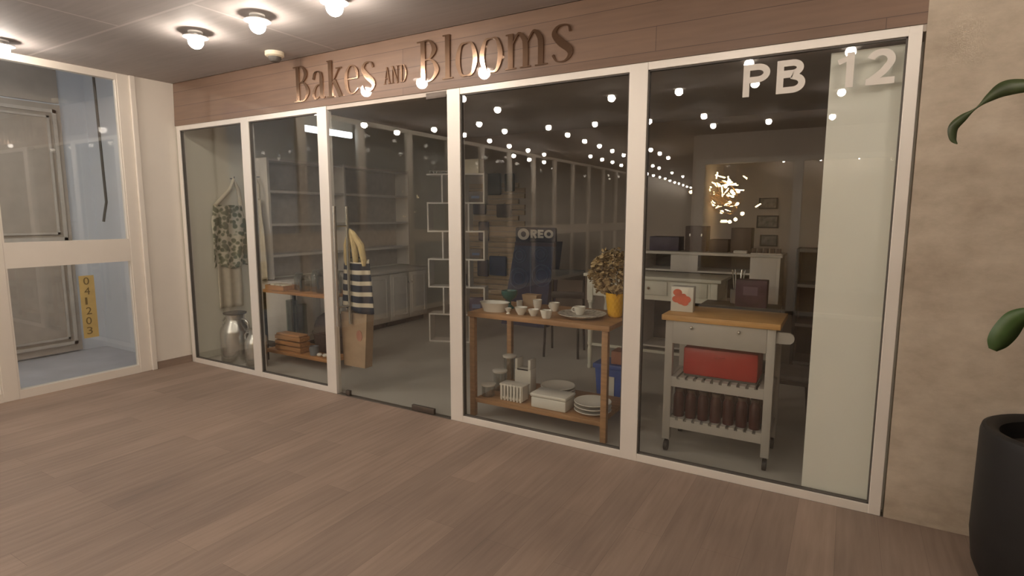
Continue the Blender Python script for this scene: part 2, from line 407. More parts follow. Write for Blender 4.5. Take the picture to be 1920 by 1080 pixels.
# yellow number sticker on the lower pane
t = thing('number_sticker', 'yellow vertical number sticker on the lower left office pane', 'sticker', (-.0255, -.915, .435))
MB().box(-.0005, .0015, -.062, .062, 0, .59).build('backing', M['sticker'], t, smooth=0)
for i, ch in enumerate('041203'):
    o = text_obj('digit', ch, .018 if ch == '1' else .046, .068, .0015, M['ink'], t, (.0015, -.026-.008*(i>3), .505-i*.094), PI/2)

# ---------------- opposite shop and corridor beyond, seen only as reflections
struct(MB().box(3.72, 3.80, -24, -6.7, 0, CZ).build('wall_corridor', M['shop_dark'], smooth=0))
m = MB()
for a, b in ((3.80, 3.95), (5.31, 5.44), (6.70, 6.83), (8.2, 8.33), (9.7, 9.83), (11.75, 11.9)):
    m.box(a, b, -6.66, -6.56, 0, 2.44)
m.box(3.80, 11.9, -6.66, -6.56, 2.44, 2.52); m.box(3.80, 11.9, -6.66, -6.56, 0, .06)
ow = struct(m.build('window_18', M['white'], smooth=0))
for a, b in ((3.95, 5.31), (5.44, 6.70), (6.83, 8.2), (8.33, 9.7), (9.83, 11.75)):
    MB().box(a, b, -6.615, -6.605, .06, 2.44).build('pane', M['glass'], ow, smooth=0)
struct(MB().box(3.80, 11.9, -6.66, -6.58, 2.52, CZ).build('wall_opposite', M['shop_dark'], smooth=0))
struct(MB().box(3.80, 11.9, -10.6, -10.5, 0, CZ).build('wall_opposite', M['shop_dark'], smooth=0))
struct(MB().box(-.1, 3.8, -24.1, -24, 0, CZ).build('wall_far', M['shop_dark'], smooth=0))
t = thing('brass_chandelier', 'tangled brass ring chandelier with glowing warm bulbs, right of the middle mullion', 'chandelier', (4.0, -7.95, 1.90))
for k in range(9):
    a = random.random()*PI; tilt = random.uniform(.2, 1.4); R = random.uniform(.22, .42)
    ax = Matrix.Rotation(a, 3, 'Z') @ Matrix.Rotation(tilt, 3, 'X')
    off = Vector((random.uniform(-.1, .1), random.uniform(-.08, .08), random.uniform(-.14, .12)))
    MB().tube([ax @ Vector((R*math.cos(q), R*math.sin(q), 0))+off for q in [2*PI*i/28 for i in range(28)]], .009, 6, True).build('ring', M['brass'], t)
for k in range(24):
    p = Vector((random.gauss(-.02, .23), random.uniform(-.2, .2), random.uniform(-.50, .46)))
    MB().ball(p, .034, seg=10).build('bulb', M['chand'], t)
for k in range(22):
    p = Vector((random.gauss(0, .24), random.uniform(-.2, .2), random.uniform(-.46, .44))); a = random.random()*PI
    q = Vector((math.cos(a), 0, math.sin(a)*.7))*random.uniform(.04, .13)
    MB().tube([p-q, p+q], .012, 6).build('glowing_rod', M['chand'], t)
st = MB(); st.tube([(0,0,0), (0,0,CZ-1.90)], .006, 6)
for k in range(12):
    a = random.random()*2*PI
    st.tube([(0,0,random.uniform(-.2,.2)), (.36*math.cos(a), .25*math.sin(a), random.uniform(-.34,.28))], .006, 6)
st.build('stem', M['brass'], t)

# ------------------------------------------------------------------ ceiling spotlights
def make_lamp(loc, label, group=None, r=.045):
    t = thing('ceiling_spotlight', label, 'light', loc, 0, group)
    MB().lathe([(0,CZ-2.86), (.05,CZ-2.86), (.05,CZ-2.86-.012), (.014,CZ-2.86-.014), (.014,.050), (r+.03,.034), (r+.034,.028), (r+.03,.026), (0,.030)], seg=16).build('mount_and_shade', M['lampbody'], t)  # wide dish over the bulb is added to keep its light off the ceiling
    MB().ball((0,0,0), r, seg=20).build('bulb', M['lamp'], t)
    return t
direct = [((1.863,-.856,2.86), 'bright ceiling lamp at left of the row of three before the fascia'),
          ((2.577,-.854,2.86), 'bright ceiling lamp in the middle of the row of three before the fascia'),
          ((3.288,-.831,2.86), 'bright ceiling lamp at right of the row of three, above the lettering'),
          ((.359,-1.496,2.86), 'bright ceiling lamp close to the left office windows')]
lamp0 = None
for p, l in direct:
    if lamp0 is None: lamp0 = make_lamp(p, l, None, .052)
    else:
        c = copy_tree(lamp0); c.location = p; c['label'] = l
refl = [(2.35,-1.8,2.86),(2.33,-2.56,2.86),(1.52,-3.37,2.86),(.71,-4.15,2.86),(1.48,-4.13,2.86),(.67,-4.97,2.86),(.57,-5.8,2.86),(2.23,-4.13,2.86),(2.14,-4.98,2.86),(.3,-6.42,2.75),(.53,-6.59,2.86),(.3,-7.06,2.73),(.44,-7.46,2.86),(.3,-7.73,2.73),(3.78,-2.59,2.86),(2.93,-4.19,2.86),(2.06,-5.85,2.86),(2.02,-6.63,2.86),(1.94,-7.51,2.86),(1.86,-8.41,2.86),(1.16,-8.26,2.86),(1.11,-9.07,2.86),(1.08,-9.82,2.86),(.96,-10.78,2.86),(.3,-2.37,2.81),(.3,-3.03,2.79),(.65,-3.46,2.86),(4.5,-2.63,2.86),(4.4,-4.28,2.86),(4.34,-5.17,2.86),(5.07,-5.16,2.86),(5.83,-5.16,2.86),(5.95,-3.51,2.86),(6.03,-1.84,2.86),(5.29,-1.83,2.86),(5.23,-2.64,2.86),(3.66,-4.34,2.86),(2.66,-7.71,2.86),(2.62,-8.47,2.86),(2.53,-9.45,2.86),(1.61,-11.34,2.86),(1.56,-12.1,2.86),(1.39,-14.04,2.86),(1.25,-15.91,2.86),(.61,-14.12,2.86),(.56,-14.92,2.86),(.51,-15.8,2.86),(.3,-17.85,2.85),(.3,-19.16,2.81),(.35,-17.03,2.88),(.35,-18.34,2.81),(.35,-19.62,2.77),(.35,-20.23,2.73),(.35,-20.87,2.72),(.35,-21.4,2.69)]
lampr = None
for p in refl:
    if lampr is None: c = lampr = make_lamp(p, '', None, .0385)
    else: c = copy_tree(lampr)
    c.location = p; c['label'] = 'small round ceiling lamp of the corridor, seen mirrored in the shop glass'
    c['group'] = 'corridor lamps mirrored in the shop glass'
for p in ((4.8,-10.25,2.76), (5.51,-10.25,2.76), (6.2,-10.2,2.76)):
    c = copy_tree(lampr); c.location = p; c.scale = (.7, .7, 1); c['label'] = 'tiny lamp of the opposite shop, mirrored in the glass right of the chandelier'; c['group'] = 'lamps of the opposite shop'
for p in ((6.8,-1.84,2.86), (7.58,-1.84,2.86), (6.85,-.95,2.86)):  # unseen lamps, added to brighten the concrete wall
    c = copy_tree(lampr); c.location = p; c['label'] = 'added ceiling lamp outside the frame above the planter, lighting the concrete wall'; c['group'] = 'added ceiling lamps above the planter'
t = thing('dome_camera', 'cream dome camera on the ceiling left of the lettering', 'camera', (1.906, -.212, CZ))
MB().lathe([(0,0), (.075,0), (.075,-.03), (.06,-.04), (0,-.04)]).build('base', M['cream'], t)
MB().lathe([(.052,-.038), (.05,-.055), (.036,-.075), (0,-.085)]).build('dome', M['frame_dark'], t)

# ------------------------------------------------------------------ lettering on the fascia
def catmull(P, n=7):
    out = []
    for i in range(len(P)-1):
        p0 = P[max(i-1, 0)]; p1 = P[i]; p2 = P[i+1]; p3 = P[min(i+2, len(P)-1)]
        for k in range(n):
            t = k/n
            out.append(tuple(.5*((2*b)+(c-a)*t+(2*a-5*b+4*c-d)*t*t+(3*b-a-3*c+d)*t**3) for a, b, c, d in zip(p0, p1, p2, p3)))
    out.append(P[-1]); return out
TH, TN = .125, .026
def stem(x, y0, y1, w=TH): return [(x, y0, w), (x, y1, w)]
def bar(x0, x1, y, w=TN): return [(x0, y, w), (x1, y, w)]
XH = .78
def bowl_o(w, h):   # two curved halves
    c = w/2
    return [[(c, 0.015, TN), (.16, .06, .07), (.075, h/2, TH), (.16, h-.06, .07), (c, h-.015, TN)],
            [(c, h-.015, TN), (w-.16, h-.06, .07), (w-.075, h/2, TH), (w-.16, .06, .07), (c, .015, TN)]]
S_ = lambda h, w: [[(w-.10, h*.80, .05), (w*.72, h-.03, .035), (w*.35, h-.02, .045), (.09, h*.79, .11), (w*.42, h*.55, .16), (w-.12, h*.33, .15), (w-.10, h*.16, .09), (w*.6, .018, .035), (w*.28, .03, .03), (.06, h*.22, .05)]]
GL = {
 'B': (.70, [stem(.20,0,1), bar(.03,.34,.985), bar(.03,.34,.015),
       [(.2,.985,TN),(.40,.97,.05),(.53,.76,TH),(.40,.56,.05),(.2,.53,TN)], [(.2,.53,TN),(.45,.51,.05),(.60,.27,TH),(.45,.04,.05),(.2,.015,TN)]]),
 'l': (.36, [stem(.18,0,1.04), bar(.03,.33,.015), bar(.05,.18,1.025)]),
 'k': (.64, [stem(.16,0,1.0), bar(.03,.30,.015), bar(.04,.16,.985), [(.2,.34,TN),(.50,XH-.02,TN)], bar(.38,.60,XH-.015), [(.30,.45,.12),(.53,.015,TH)], bar(.44,.63,.015)]),
 'a': (.58, [stem(.42,.03,XH*.70), [(.10,XH*.72,.08),(.17,XH-.05,.05),(.30,XH-.015,TN),(.40,XH-.08,.08),(.42,XH*.66,TH)],
       [(.42,XH*.52,TN),(.24,XH*.48,.04),(.10,XH*.24,.10),(.18,.03,.06),(.42,.12,TN)], [(.42,.06,.10),(.50,.02,.04),(.56,.05,TN)]]),
 'e': (.58, [[(.07,XH*.53,TN),(.50,XH*.53,TN)], [(.50,XH*.53,.05),(.47,XH*.80,.09),(.30,XH-.015,TN),(.14,XH*.83,.07),(.085,XH*.48,TH),(.16,.09,.08),(.33,.018,TN),(.52,.14,TN)]]),
 's': (.54, S_(XH, .54)),
 'o': (.62, bowl_o(.62, XH)),
 'm': (1.06, [stem(.15,0,XH), bar(.02,.28,.015), bar(.03,.15,XH-.015), [(.2,XH*.70,TN),(.34,XH-.02,.05),(.47,XH*.82,.11),(.51,XH*.62,TH),(.51,.0,TH)], bar(.38,.64,.015),
       [(.56,XH*.70,TN),(.70,XH-.02,.05),(.83,XH*.82,.11),(.87,XH*.62,TH),(.87,.0,TH)], bar(.74,1.03,.015)]),
 'A': (.72, [[(.10,0,TN),(.36,1,TN)], [(.34,1,.10),(.58,0,TH)], bar(.2,.48,.33), bar(0,.22,.015), bar(.46,.72,.015)]),
 'N': (.76, [stem(.13,0,1,TN), [(.13,1,.10),(.60,0,TH)], stem(.62,0,1,TN), bar(0,.26,.015), bar(.5,.74,.985), bar(0,.16,.985)]),
 'D': (.74, [stem(.18,0,1), bar(.03,.3,.985), bar(.03,.3,.015), [(.2,.985,TN),(.46,.94,.06),(.62,.5,TH),(.46,.06,.06),(.2,.015,TN)]]),
}
def letter(ch, x, z, sx, sz, parent, glyphs=None, name='letter', mt=None, depth=.010):
    m = MB(); cnt = 0
    for st in (glyphs or GL)[ch][1]:
        P = st if len(st) == 2 or glyphs else catmull(st)
        L, R = [], []
        for i, (a, b, wd) in enumerate(P):
            q0 = P[max(i-1, 0)]; q1 = P[min(i+1, len(P)-1)]
            dx, dz = q1[0]-q0[0], q1[1]-q0[1]; n = math.hypot(dx, dz) or 1
            nx, nz = -dz/n, dx/n
            L.append((a+nx*wd/2, b+nz*wd/2)); R.append((a-nx*wd/2, b-nz*wd/2))
        for i in range(len(P)-1):
            cnt += 1
            m.prism([L[i], L[i+1], R[i+1], R[i]], lambda u, v, w_: (x+u*sx, -w_, z+v*sz), depth+.00004*(cnt % 13))
    return m.build(name, mt or M['bronze'], parent, smooth=0)
sign = thing('shop_sign', 'raised bronze serif lettering on the wooden fascia', 'sign', (0, .004, 0))
def word(s, x0, x1, z, h, gap=.03):
    tot = sum(GL[c][0] for c in s)+gap*(len(s)-1); k = (x1-x0)/tot; x = x0
    for c in s:
        letter(c, x, z, k, h, sign); x += (GL[c][0]+gap)*k
word('Bakes', 1.86, 2.83, 2.562, .295)
word('AND', 2.91, 3.15, 2.60, .125, .06)
word('Blooms', 3.24, 4.53, 2.572, .295)
# unit number on the glass
num = thing('unit_number', 'pale vinyl unit number stuck on the right pane', 'sign', (0, .0175, 0))
def arc(cx, cy, rx, ry, a0, a1, wd, n=12):
    return [(cx+rx*math.cos(math.radians(a0+(a1-a0)*k/n)), cy+ry*math.sin(math.radians(a0+(a1-a0)*k/n)), wd) for k in range(n+1)]
def sans(w):
    h = w/2
    return {
     'P': (.74, [[(h,0,w),(h,1,w)], [(h,1-h,w),(.40,1-h,w)]+arc(.40,.71,.30-h+.06,.29-h,90,-90,w)+[(h,.42+h,w)]]),
     'R': (.76, [[(h,0,w),(h,1,w)], [(h,1-h,w),(.40,1-h,w)]+arc(.40,.71,.30-h+.06,.29-h,90,-90,w)+[(h,.42+h,w)], [(.36,.45,w),(.66,0,w)]]),
     'B': (.78, [[(h,0,w),(h,1,w)], [(h,1-h,w),(.42,1-h,w)]+arc(.42,.75,.30-h,.25-h,90,-90,w)+[(h,.50+h,w)], [(h,.5+h*.6,w),(.44,.5+h*.6,w)]+arc(.44,.265+h*.3,.34-h,.265-h*.7,90,-90,w)+[(h,h,w)]]),
     'E': (.66, [[(h,0,w),(h,1,w)], [(h,1-h,w),(.64,1-h,w)], [(h,.5,w),(.58,.5,w)], [(h,h,w),(.64,h,w)]]),
     'O': (.96, [arc(.48,.5,.48-h,.5-h,0,360,w,28)]),
     '1': (.42, [[(.32,0,w),(.32,1,w)], [(.32,.86,w*.8),(.02,.74,w*.8)]]),
     '2': (.70, [arc(.35,.68,.34-h,.32-h,165,-35,w)+[(.42,.36,w),(.10,h,w)], [(.02,h,w),(.70,h,w)]]),
    }
SANS = sans(.19); FAT = sans(.25)
for ch, x in (('P', 5.548), ('B', 5.718), ('1', 6.002), ('2', 6.128)):
    letter(ch, x, 2.244, .180, .172, num, SANS, 'character', M['vinyl'], .0015)

# ------------------------------------------------------------------ planter
t = thing('planter', 'tall black round planter with a leafy plant by the concrete wall', 'planter', (6.955, -.40, 0))
MB().lathe([(0,0), (.225,0), (.258,.025), (.285,.09), (.30,.22), (.30,.67), (.294,.695), (.28,.702), (.255,.698), (.235,.68), (.232,.60)], seg=48).build('pot', M['pot'], t)
MB().lathe([(0,.615), (.15,.62), (.234,.605)], seg=32).build('soil', M['soil'], t)
def leaf(pts, widths, m, twist=0):
    P = catmull([tuple(p)+(q,) for p, q in zip(pts, widths)], 8)
    b = MB(); L = []; n = len(P)
    for i, (x, y, z, wd) in enumerate(P):
        d_ = Vector([P[min(i+1, n-1)][k]-P[max(i-1, 0)][k] for k in range(3)]).normalized()
        side = d_.cross(Vector((.25, -.9, .25))).normalized()
        tw = Matrix.Rotation(twist*i/n, 3, d_); side = tw @ side; up = d_.cross(side)
        c = Vector((x, y, z))
        L.append([c-side*wd/2+up*wd*.10, c, c+side*wd/2+up*wd*.10])
    vs = [[b.bm.verts.new(v) for v in r] for r in L]
    for A, B in zip(vs, vs[1:]):
        for k in range(2): b.bm.faces.new((A[k], A[k+1], B[k+1], B[k]))
    return b.build('leaf', m, t, solid=.002)
o = Vector((6.955, -.40, 0))
R_ = lambda *p: Vector(p)-o
leaf([R_(6.86,-.46,2.0), R_(6.74,-.49,2.085), R_(6.653,-.5,2.092), R_(6.60,-.5,2.088), R_(6.555,-.5,2.058), R_(6.515,-.5,2.02), R_(6.475,-.5,1.985), R_(6.448,-.5,1.95), R_(6.45,-.5,1.905), R_(6.465,-.5,1.882)],
     [.010,.020,.055,.062,.034,.006,.030,.036,.026,.003], M['leaf'])
leaf([R_(6.80,-.47,1.18), R_(6.755,-.5,1.215), R_(6.712,-.5,1.185), R_(6.685,-.5,1.13), R_(6.662,-.5,1.08), R_(6.648,-.5,1.048)], [.015,.03,.075,.09,.075,.03], M['leaf2'])
leaf([R_(7.05,-.42,1.5), R_(7.12,-.46,1.72), R_(7.24,-.5,1.78), R_(7.36,-.5,1.66)], [.015,.07,.09,.01], M['leaf2'])
leaf([R_(7.0,-.38,1.1), R_(7.10,-.34,1.38), R_(7.22,-.30,1.45), R_(7.32,-.28,1.36)], [.015,.07,.09,.01], M['leaf2'])
s = MB()
s.tube([(0,0,.6), (-.02,-.01,1.1), (-.06,-.03,1.6), R_(6.86,-.46,2.0), R_(6.80,-.478,2.05)], .007, 8)
s.tube([(.02,.01,.6), (-.04,-.03,.95), (-.13,-.06,1.15), R_(6.80,-.47,1.185)], .006, 8)
s.tube([(.03,0,.6), (.05,-.01,1.1), (.065,-.02,1.5)], .006, 8); s.tube([(0,.03,.6), (.01,.02,.9), (.015,.02,1.1)], .006, 8)
s.build('stem', M['leaf'], t)

# ------------------------------------------------------------------ inside: right side
tag(MB().box(5.968, 6.60, .085, .15, 0, 2.44, .002).build('partition_panel', M['board'], smooth=0), 'tall off white partition panel standing behind the glass at far right', 'panel')
# trolley
TR = (5.10, .26, 0)
t = thing('kitchen_trolley', 'grey kitchen trolley with butcher block top behind the right pane', 'trolley', TR)
W_, D_ = .67, .44
MB().box(-.025, W_+.025, -.01, D_+.02, .905, .942, .004).build('worktop', M['butcher'], t)
for x in (0, W_-.05):
    for yy in (0.005, D_-.045):
        MB().box(x, x+.05, yy, yy+.045, .085, .905, .003).build('leg', M['trolley'], t)
dr = MB().box(.05, W_-.05, .002, .022, .752, .903, .003).build('drawer', M['trolley'], t)
for x in (.17, .46): MB().ball((x, -.006, .868), .012, seg=10).build('knob', M['steel'], dr)
m = MB(); m.box(.05, W_-.05, D_-.03, D_-.01, .752, .903); m.box(.01, .03, .05, D_-.04, .752, .903); m.box(W_-.03, W_-.01, .05, D_-.04, .752, .903)
m.build('apron', M['trolley'], t)
for z in (.47, .185):
    m = MB(); m.box(.05, W_-.05, .006, .028, z-.012, z+.042); m.box(.05, W_-.05, D_-.03, D_-.008, z-.012, z+.042)
    m.box(.012, .034, .05, D_-.045, z-.012, z+.042); m.box(W_-.034, W_-.012, .05, D_-.045, z-.012, z+.042)
    n = 11
    for k in range(n):
        x = .05+(W_-.1-.034)*k/(n-1); m.box(x, x+.034, .008, D_-.01, z+.042, z+.056)
    m.build('slatted_shelf', M['trolley'], t)
for x in (.025, W_-.025):
    for yy in (.027, D_-.022):
        c = MB(); c.cyl((x-.012, yy, .035), (x+.012, yy, .035), .035); c.cyl((x, yy, .05), (x, yy, .09), .012); c.build('caster', M['dark'], t)
hp = [(0,-.035), (.065,-.035)]+[(.065+.035*math.sin(a), -.035*math.cos(a)) for a in [PI*k/8 for k in range(1, 8)]]+[(.065,.035), (0,.035)]
MB().prism(hp, lambda u, v, w_: (W_+u, .03+w_, .852+v), .022).build('handle', M['trolley'], t)
t = thing('bread_bin', 'red metal bread bin on the trolley middle shelf', 'bread bin', (5.21, .315, .5265))
MB().box(0, .465, 0, .25, .012, .200, .018).build('body', M['red'], t)
MB().box(.20, .265, -.012, .002, .150, .158, .003).build('handle', M['red'], t)
MB().box(.01, .455, .01, .24, 0, .014, .002).build('base', M['frame_dark'], t)
# preserves on the low shelf
j0 = None
for r in range(2):
    for k in range(7):
        p = (5.19+.08*k, .335+.12*r, .2414)
        if j0 is None:
            j0 = thing('preserve_jar', '', 'jar', p)
            MB().lathe([(0,0), (.034,0), (.036,.01), (.036,.14), (.026,.165), (.026,.175), (0,.175)], seg=16).build('jar', M['jam'], j0)
            MB().lathe([(.028,.172), (.029,.195), (0,.197)], seg=16).build('lid', M['brown'], j0); o = j0
        else: o = copy_tree(j0)
        o.location = p
        o['label'] = 'dark red preserve jar in the %s row on the lowest trolley shelf' % ('front', 'back')[r]
        o['group'] = 'preserve jars in the %s row of the trolley' % ('front', 'back')[r]
# printed box with flower
t = thing('gift_box', 'white box with a coral flower print on the trolley worktop', 'box', (5.165, .408, .943), .05)
MB().box(-.074, .074, 0, .085, 0, .170, .003).build('carton', M['ceramic'], t)
fl = MB()
for cx, cz, rx, rz in ((-.03,.13,.030,.024), (-.015,.10,.032,.028), (-.035,.085,.03,.024), (.0,.075,.034,.026), (.03,.085,.030,.024), (.02,.06,.024,.018), (.01,.105,.02,.02)):
    fl.prism([(cx+rx*math.cos(a), cz+rz*math.sin(a)) for a in [2*PI*k/18 for k in range(18)]], lambda u, v, w_: (u, -.001-w_*(1+cx*4), v), .001)
fl.build('flower_print', M['petal'], t, smooth=0)
pc = tag(MB().box(-.12, .12, 0, .12, 0, .225, .004).build('plum_carton', M['purple']), 'dark plum carton behind the trolley worktop', 'box'); pc.location = (5.45, 1.52, .84)
MB().box(-.06, .05, -.002, .001, .10, .17).build('label', mat('mauve_label', (.20,.13,.17), .6), pc)
# low dark stand carrying the plum carton and cutlery crock
t = thing('side_stand', 'dark side stand half hidden behind the trolley', 'table', (5.05, 1.42, 0))
MB().box(0, .62, 0, .40, .80, .838, .003).build('tabletop', M['dark'], t)
for x in (.01, .57):
    for yy in (.01, .35): MB().box(x, x+.04, yy, yy+.04, 0, .80).build('leg', M['dark'], t)
t = thing('cutlery_crock', 'pale crock of upright cutlery beside the plum carton', 'crock', (5.315, 1.735, .839))
MB().lathe([(0,0), (.055,0), (.06,.02), (.06,.12), (.054,.12), (.054,.02), (0,.02)]).build('crock', mat('smoky_crock', (.22,.20,.18), .4), t)
for k in range(6):
    a = k*1.05+.2
    MB().tube([(.02*math.cos(a), .02*math.sin(a), .02), (.044*math.cos(a), .044*math.sin(a), .24), (.052*math.cos(a), .052*math.sin(a), .285)], .005, 6).build('cutlery', M['steel'], t)
# stool in the dark corner
t = thing('black_stool', 'black stool with grey cushion in the dark corner beside the partition panel', 'stool', (5.78, .97, 0))
MB().box(-.17, .17, -.17, .17, .43, .455).build('seat', M['dark'], t)
for x in (-1, 1):
    for yy in (-1, 1): MB().tube([(x*.15, yy*.15, .43), (x*.19, yy*.19, 0)], .012, 8).build('leg', M['blackmetal'], t)
MB().box(-.17, .17, -.17, .17, .456, .50, .02).build('cushion', mat('grey_cushion', (.16,.15,.145), .9), t)
# dark display unit far right
t = thing('display_unit', 'black open display unit in the dim right corner', 'shelf', (5.66, 3.05, 0))
for x in (0, .87): MB().box(x, x+.03, 0, .42, 0, 1.25).build('side_panel', M['dark'], t)
for z in (.05, .45, .86, 1.22): MB().box(.03, .87, 0, .42, z, z+.03).build('shelf', mat('grey_edge_shelf', (.12,.115,.11), .5), t)
MB().box(.03, .87, .40, .42, .05, 1.25).build('back_panel', M['dark'], t)

# white desk
DK = (3.785, 1.93, 0)
t = thing('white_desk', 'ivory desk with drawers and turned legs behind the potted flowers', 'desk', DK)
LX = 1.355
MB().box(0, LX, 0, .56, .972, 1.003, .004).build('desktop', M['deskwhite'], t)
m = MB(); m.box(.10, LX-.10, .03, .05, .775, .972); m.box(.04, .06, .08, .50, .80, .972); m.box(LX-.06, LX-.04, .08, .50, .80, .972); m.box(.10, LX-.10, .50, .52, .80, .972)
m.build('apron', M['deskwhite'], t)
for a, b in ((.13, .48), (.50, .86), (.89, 1.23)):
    q = MB().box(a, b, .018, .030, .825, .955, .003).build('drawer', M['deskwhite'], t)
    MB().ball(((a+b)/2, .010, .89), .013, seg=10).build('knob', M['bronze'], q)
for x in (.065, LX-.065):
    for yy in (.055, .505):
        l = MB(); l.box(x-.032, x+.032, yy-.032, yy+.032, .72, .972, .003)
        l.lathe([(.030,.72), (.032,.70), (.020,.68), (.018,.64), (.027,.60), (.026,.45), (.024,.30), (.028,.26), (.018,.24), (.026,.20), (.020,.05), (.026,.02), (.020,0), (0,0)], (x, yy, 0), 16)
        l.build('leg', M['deskwhite'], t)
MB().box(.065, LX-.065, .045, .066, .245, .272).build('stretcher', M['deskwhite'], t)
# counter behind
t = thing('cash_counter', 'white counter with open cubbies behind the desk', 'counter', (4.06, 3.0, 0))
MB().box(-.02, 1.48, -.02, .5, 1.155, 1.185, .003).build('counter_top', M['shelfwhite'], t)
MB().box(0, .03, 0, .48, 0, 1.155).build('side_panel', M['shelfwhite'], t); MB().box(1.43, 1.46, 0, .48, 0, 1.155).build('side_panel', M['shelfwhite'], t)
MB().box(1.17, 1.43, 0, .02, .06, 1.155, .003).build('front_panel', M['shelfwhite'], t)
MB().box(.33, .63, 0, .02, .975, 1.155, .003).build('front_panel', M['shelfwhite'], t)
MB().box(.03, 1.43, .46, .48, .06, 1.155).build('back_panel', M['dark'], t)
for z in (.06, .62, .96): MB().box(.03, 1.17, .02, .46, z, z+.02).build('shelf', M['shelfwhite'], t)
def case(name, label, loc, w_, d_, h_, m_, cat='case', clasp=True):
    t = thing(name, label, cat, loc)
    MB().box(-w_/2, w_/2, 0, d_, 0, h_, .006).build('body', m_, t)
    if clasp:
        MB().box(-w_*.30, -w_*.24, -.006, .002, h_*.60, h_*.70).build('clasp', M['steel'], t); MB().box(w_*.24, w_*.30, -.006, .002, h_*.60, h_*.70).build('clasp', M['steel'], t)
    return t
case('brown_case', 'tall brown case with two clasps at the left on the white counter', (4.63, 3.12, 1.186), .235, .2, .285, M['brown'])
case('brown_case', 'tall brown case at the right on the white counter', (5.11, 3.12, 1.186), .21, .2, .27, M['brown'], clasp=False)
case('low_crate', 'low brown crate between two cases on the white counter', (4.876, 3.14, 1.186), .2, .2, .14, M['brown'], 'crate', False)
case('dark_hamper', 'low dark hamper at the left end of the white counter', (4.28, 3.10, 1.186), .34, .25, .16, M['packet'], 'hamper', False)
case('card_box', 'small pale card box lying on the white counter edge', (5.125, 2.995, 1.186), .135, .1, .032, M['shelfwhite'], 'box', False)
t = thing('letter_block_strip', 'low strip of dark block tiles at the right end of the counter', 'blocks', (5.38, 3.0, 1.186))
MB().box(-.15, .15, 0, .05, 0, .012).build('rail', M['shelfwhite'], t)
for k in range(5): MB().box(-.145+.06*k, -.10+.06*k, .008, .042, .012, .062, .003).build('block', M['brown'], t)
for nm, x, z, w_, h_, lab in (('picture', 5.153, 1.675, .23, .15, 'topmost of three small dark pictures on the back wall'), ('picture', 5.157, 1.42, .27, .17, 'middle one of three small dark pictures on the back wall'), ('picture', 5.186, 1.175, .22, .155, 'lowest of three small dark pictures on the back wall')):
    t = thing(nm, lab, 'picture', (x, 4.947, z))
    m = MB(); f = .018
    m.box(-w_/2, w_/2, -.02, 0, 0, f); m.box(-w_/2, w_/2, -.02, 0, h_-f, h_); m.box(-w_/2, -w_/2+f, -.02, 0, 0, h_); m.box(w_/2-f, w_/2, -.02, 0, 0, h_)
    m.build('picture_frame', M['dark'], t); MB().box(-w_/2+f, w_/2-f, -.010, -.002, f, h_-f).build('print', mat('dim_print', (.22,.21,.19), .5, 0, .6, 18), t)

# ------------------------------------------------------------------ console table with crockery
t = thing('console_table', 'wooden console table carrying white crockery behind the middle pane', 'table', (3.585, .16, 0))
W_, D_ = 1.155, .62
MB().box(-.01, W_+.01, -.01, D_+.01, .805, .842, .003).build('tabletop', M['wood'], t)
for x in (0, W_-.05):
    for yy in (0.003, D_-.045): MB().box(x, x+.045, yy, yy+.042, 0, .805, .003).build('leg', M['wood'], t)
MB().box(.045, W_-.05, .012, D_-.012, .115, .150, .002).build('lower_shelf', M['wood'], t)
CT = .843
def lathe_thing(name, label, cat, loc, prof, m_, part=None, seg=28, group=None):
    b = MB().lathe(prof, seg=seg).build(name, m_); b.location = loc; tag(b, label, cat, group); return b
def oval(name, label, cat, loc, prof, m_, sx, sy):
    b = MB(); b.lathe(prof, seg=32)
    for v in b.bm.verts: v.co.x *= sx; v.co.y *= sy
    o = b.build(name, m_); o.location = loc; return tag(o, label, cat)
oval('baking_dish', 'long oval white baking dish at the left end of the console', 'dish', (3.745, .285, CT), [(0,0), (.095,0), (.12,.065), (.128,.072), (.118,.07), (.09,.012), (0,.012)], M['ceramic'], 1.0, .75)
lathe_thing('footed_bowl', 'dark teal footed bowl behind the white crockery', 'bowl', (3.775, .46, CT), [(0,0), (.042,0), (.035,.012), (.014,.03), (.014,.06), (.05,.085), (.066,.12), (.066,.145), (.06,.145), (.045,.095), (0,.08)], M['teal'])
b = MB(); b.prism([(-.05,0), (.05,0), (.07,.095), (-.07,.095)], lambda u, v, w_: (u, w_, v), .09)
tag(b.build('napkin_box', M['kraft']), 'beige flared box behind the white cups on the console', 'box').location = (3.87, .62, CT)
lathe_thing('egg_cup', 'tiny white egg cup beside the oval dish', 'cup', (3.898, .235, CT), [(0,0), (.018,0), (.01,.012), (.02,.025), (.026,.044), (.022,.044), (.012,.022), (0,.02)], M['ceramic'])
def bowl(label, loc, r, h, name='bowl'):
    return lathe_thing(name, label, 'bowl', loc, [(0,0), (r*.5,0), (r*.55,.006), (r*.85,h*.55), (r,h), (r*.94,h), (r*.78,h*.55), (r*.45,.012), (0,.012)], M['ceramic'])
bowl('small round white bowl, front of the beige box on the console', (4.004, .25, CT), .050, .058)
bowl('white spouted creamer bowl between round bowl and star bowl', (4.11, .25, CT), .042, .05, 'creamer')
b = MB(); b.lathe([(0,0), (.03,0), (.034,.01), (.042,.06), (.038,.06), (.028,.012), (0,.012)], seg=40, mod=lambda a, z: 1+.16*math.cos(5*a)*(z/.06))
tag(b.build('star_bowl', M['ceramic']), 'white star shaped bowl at the console front edge', 'bowl').location = (4.237, .215, CT)
lathe_thing('ramekin', 'little white ramekin beside the teal bowl', 'ramekin', (3.79, .60, CT), [(0,0), (.024,0), (.026,.045), (.022,.045), (.02,.008), (0,.008)], M['ceramic'])
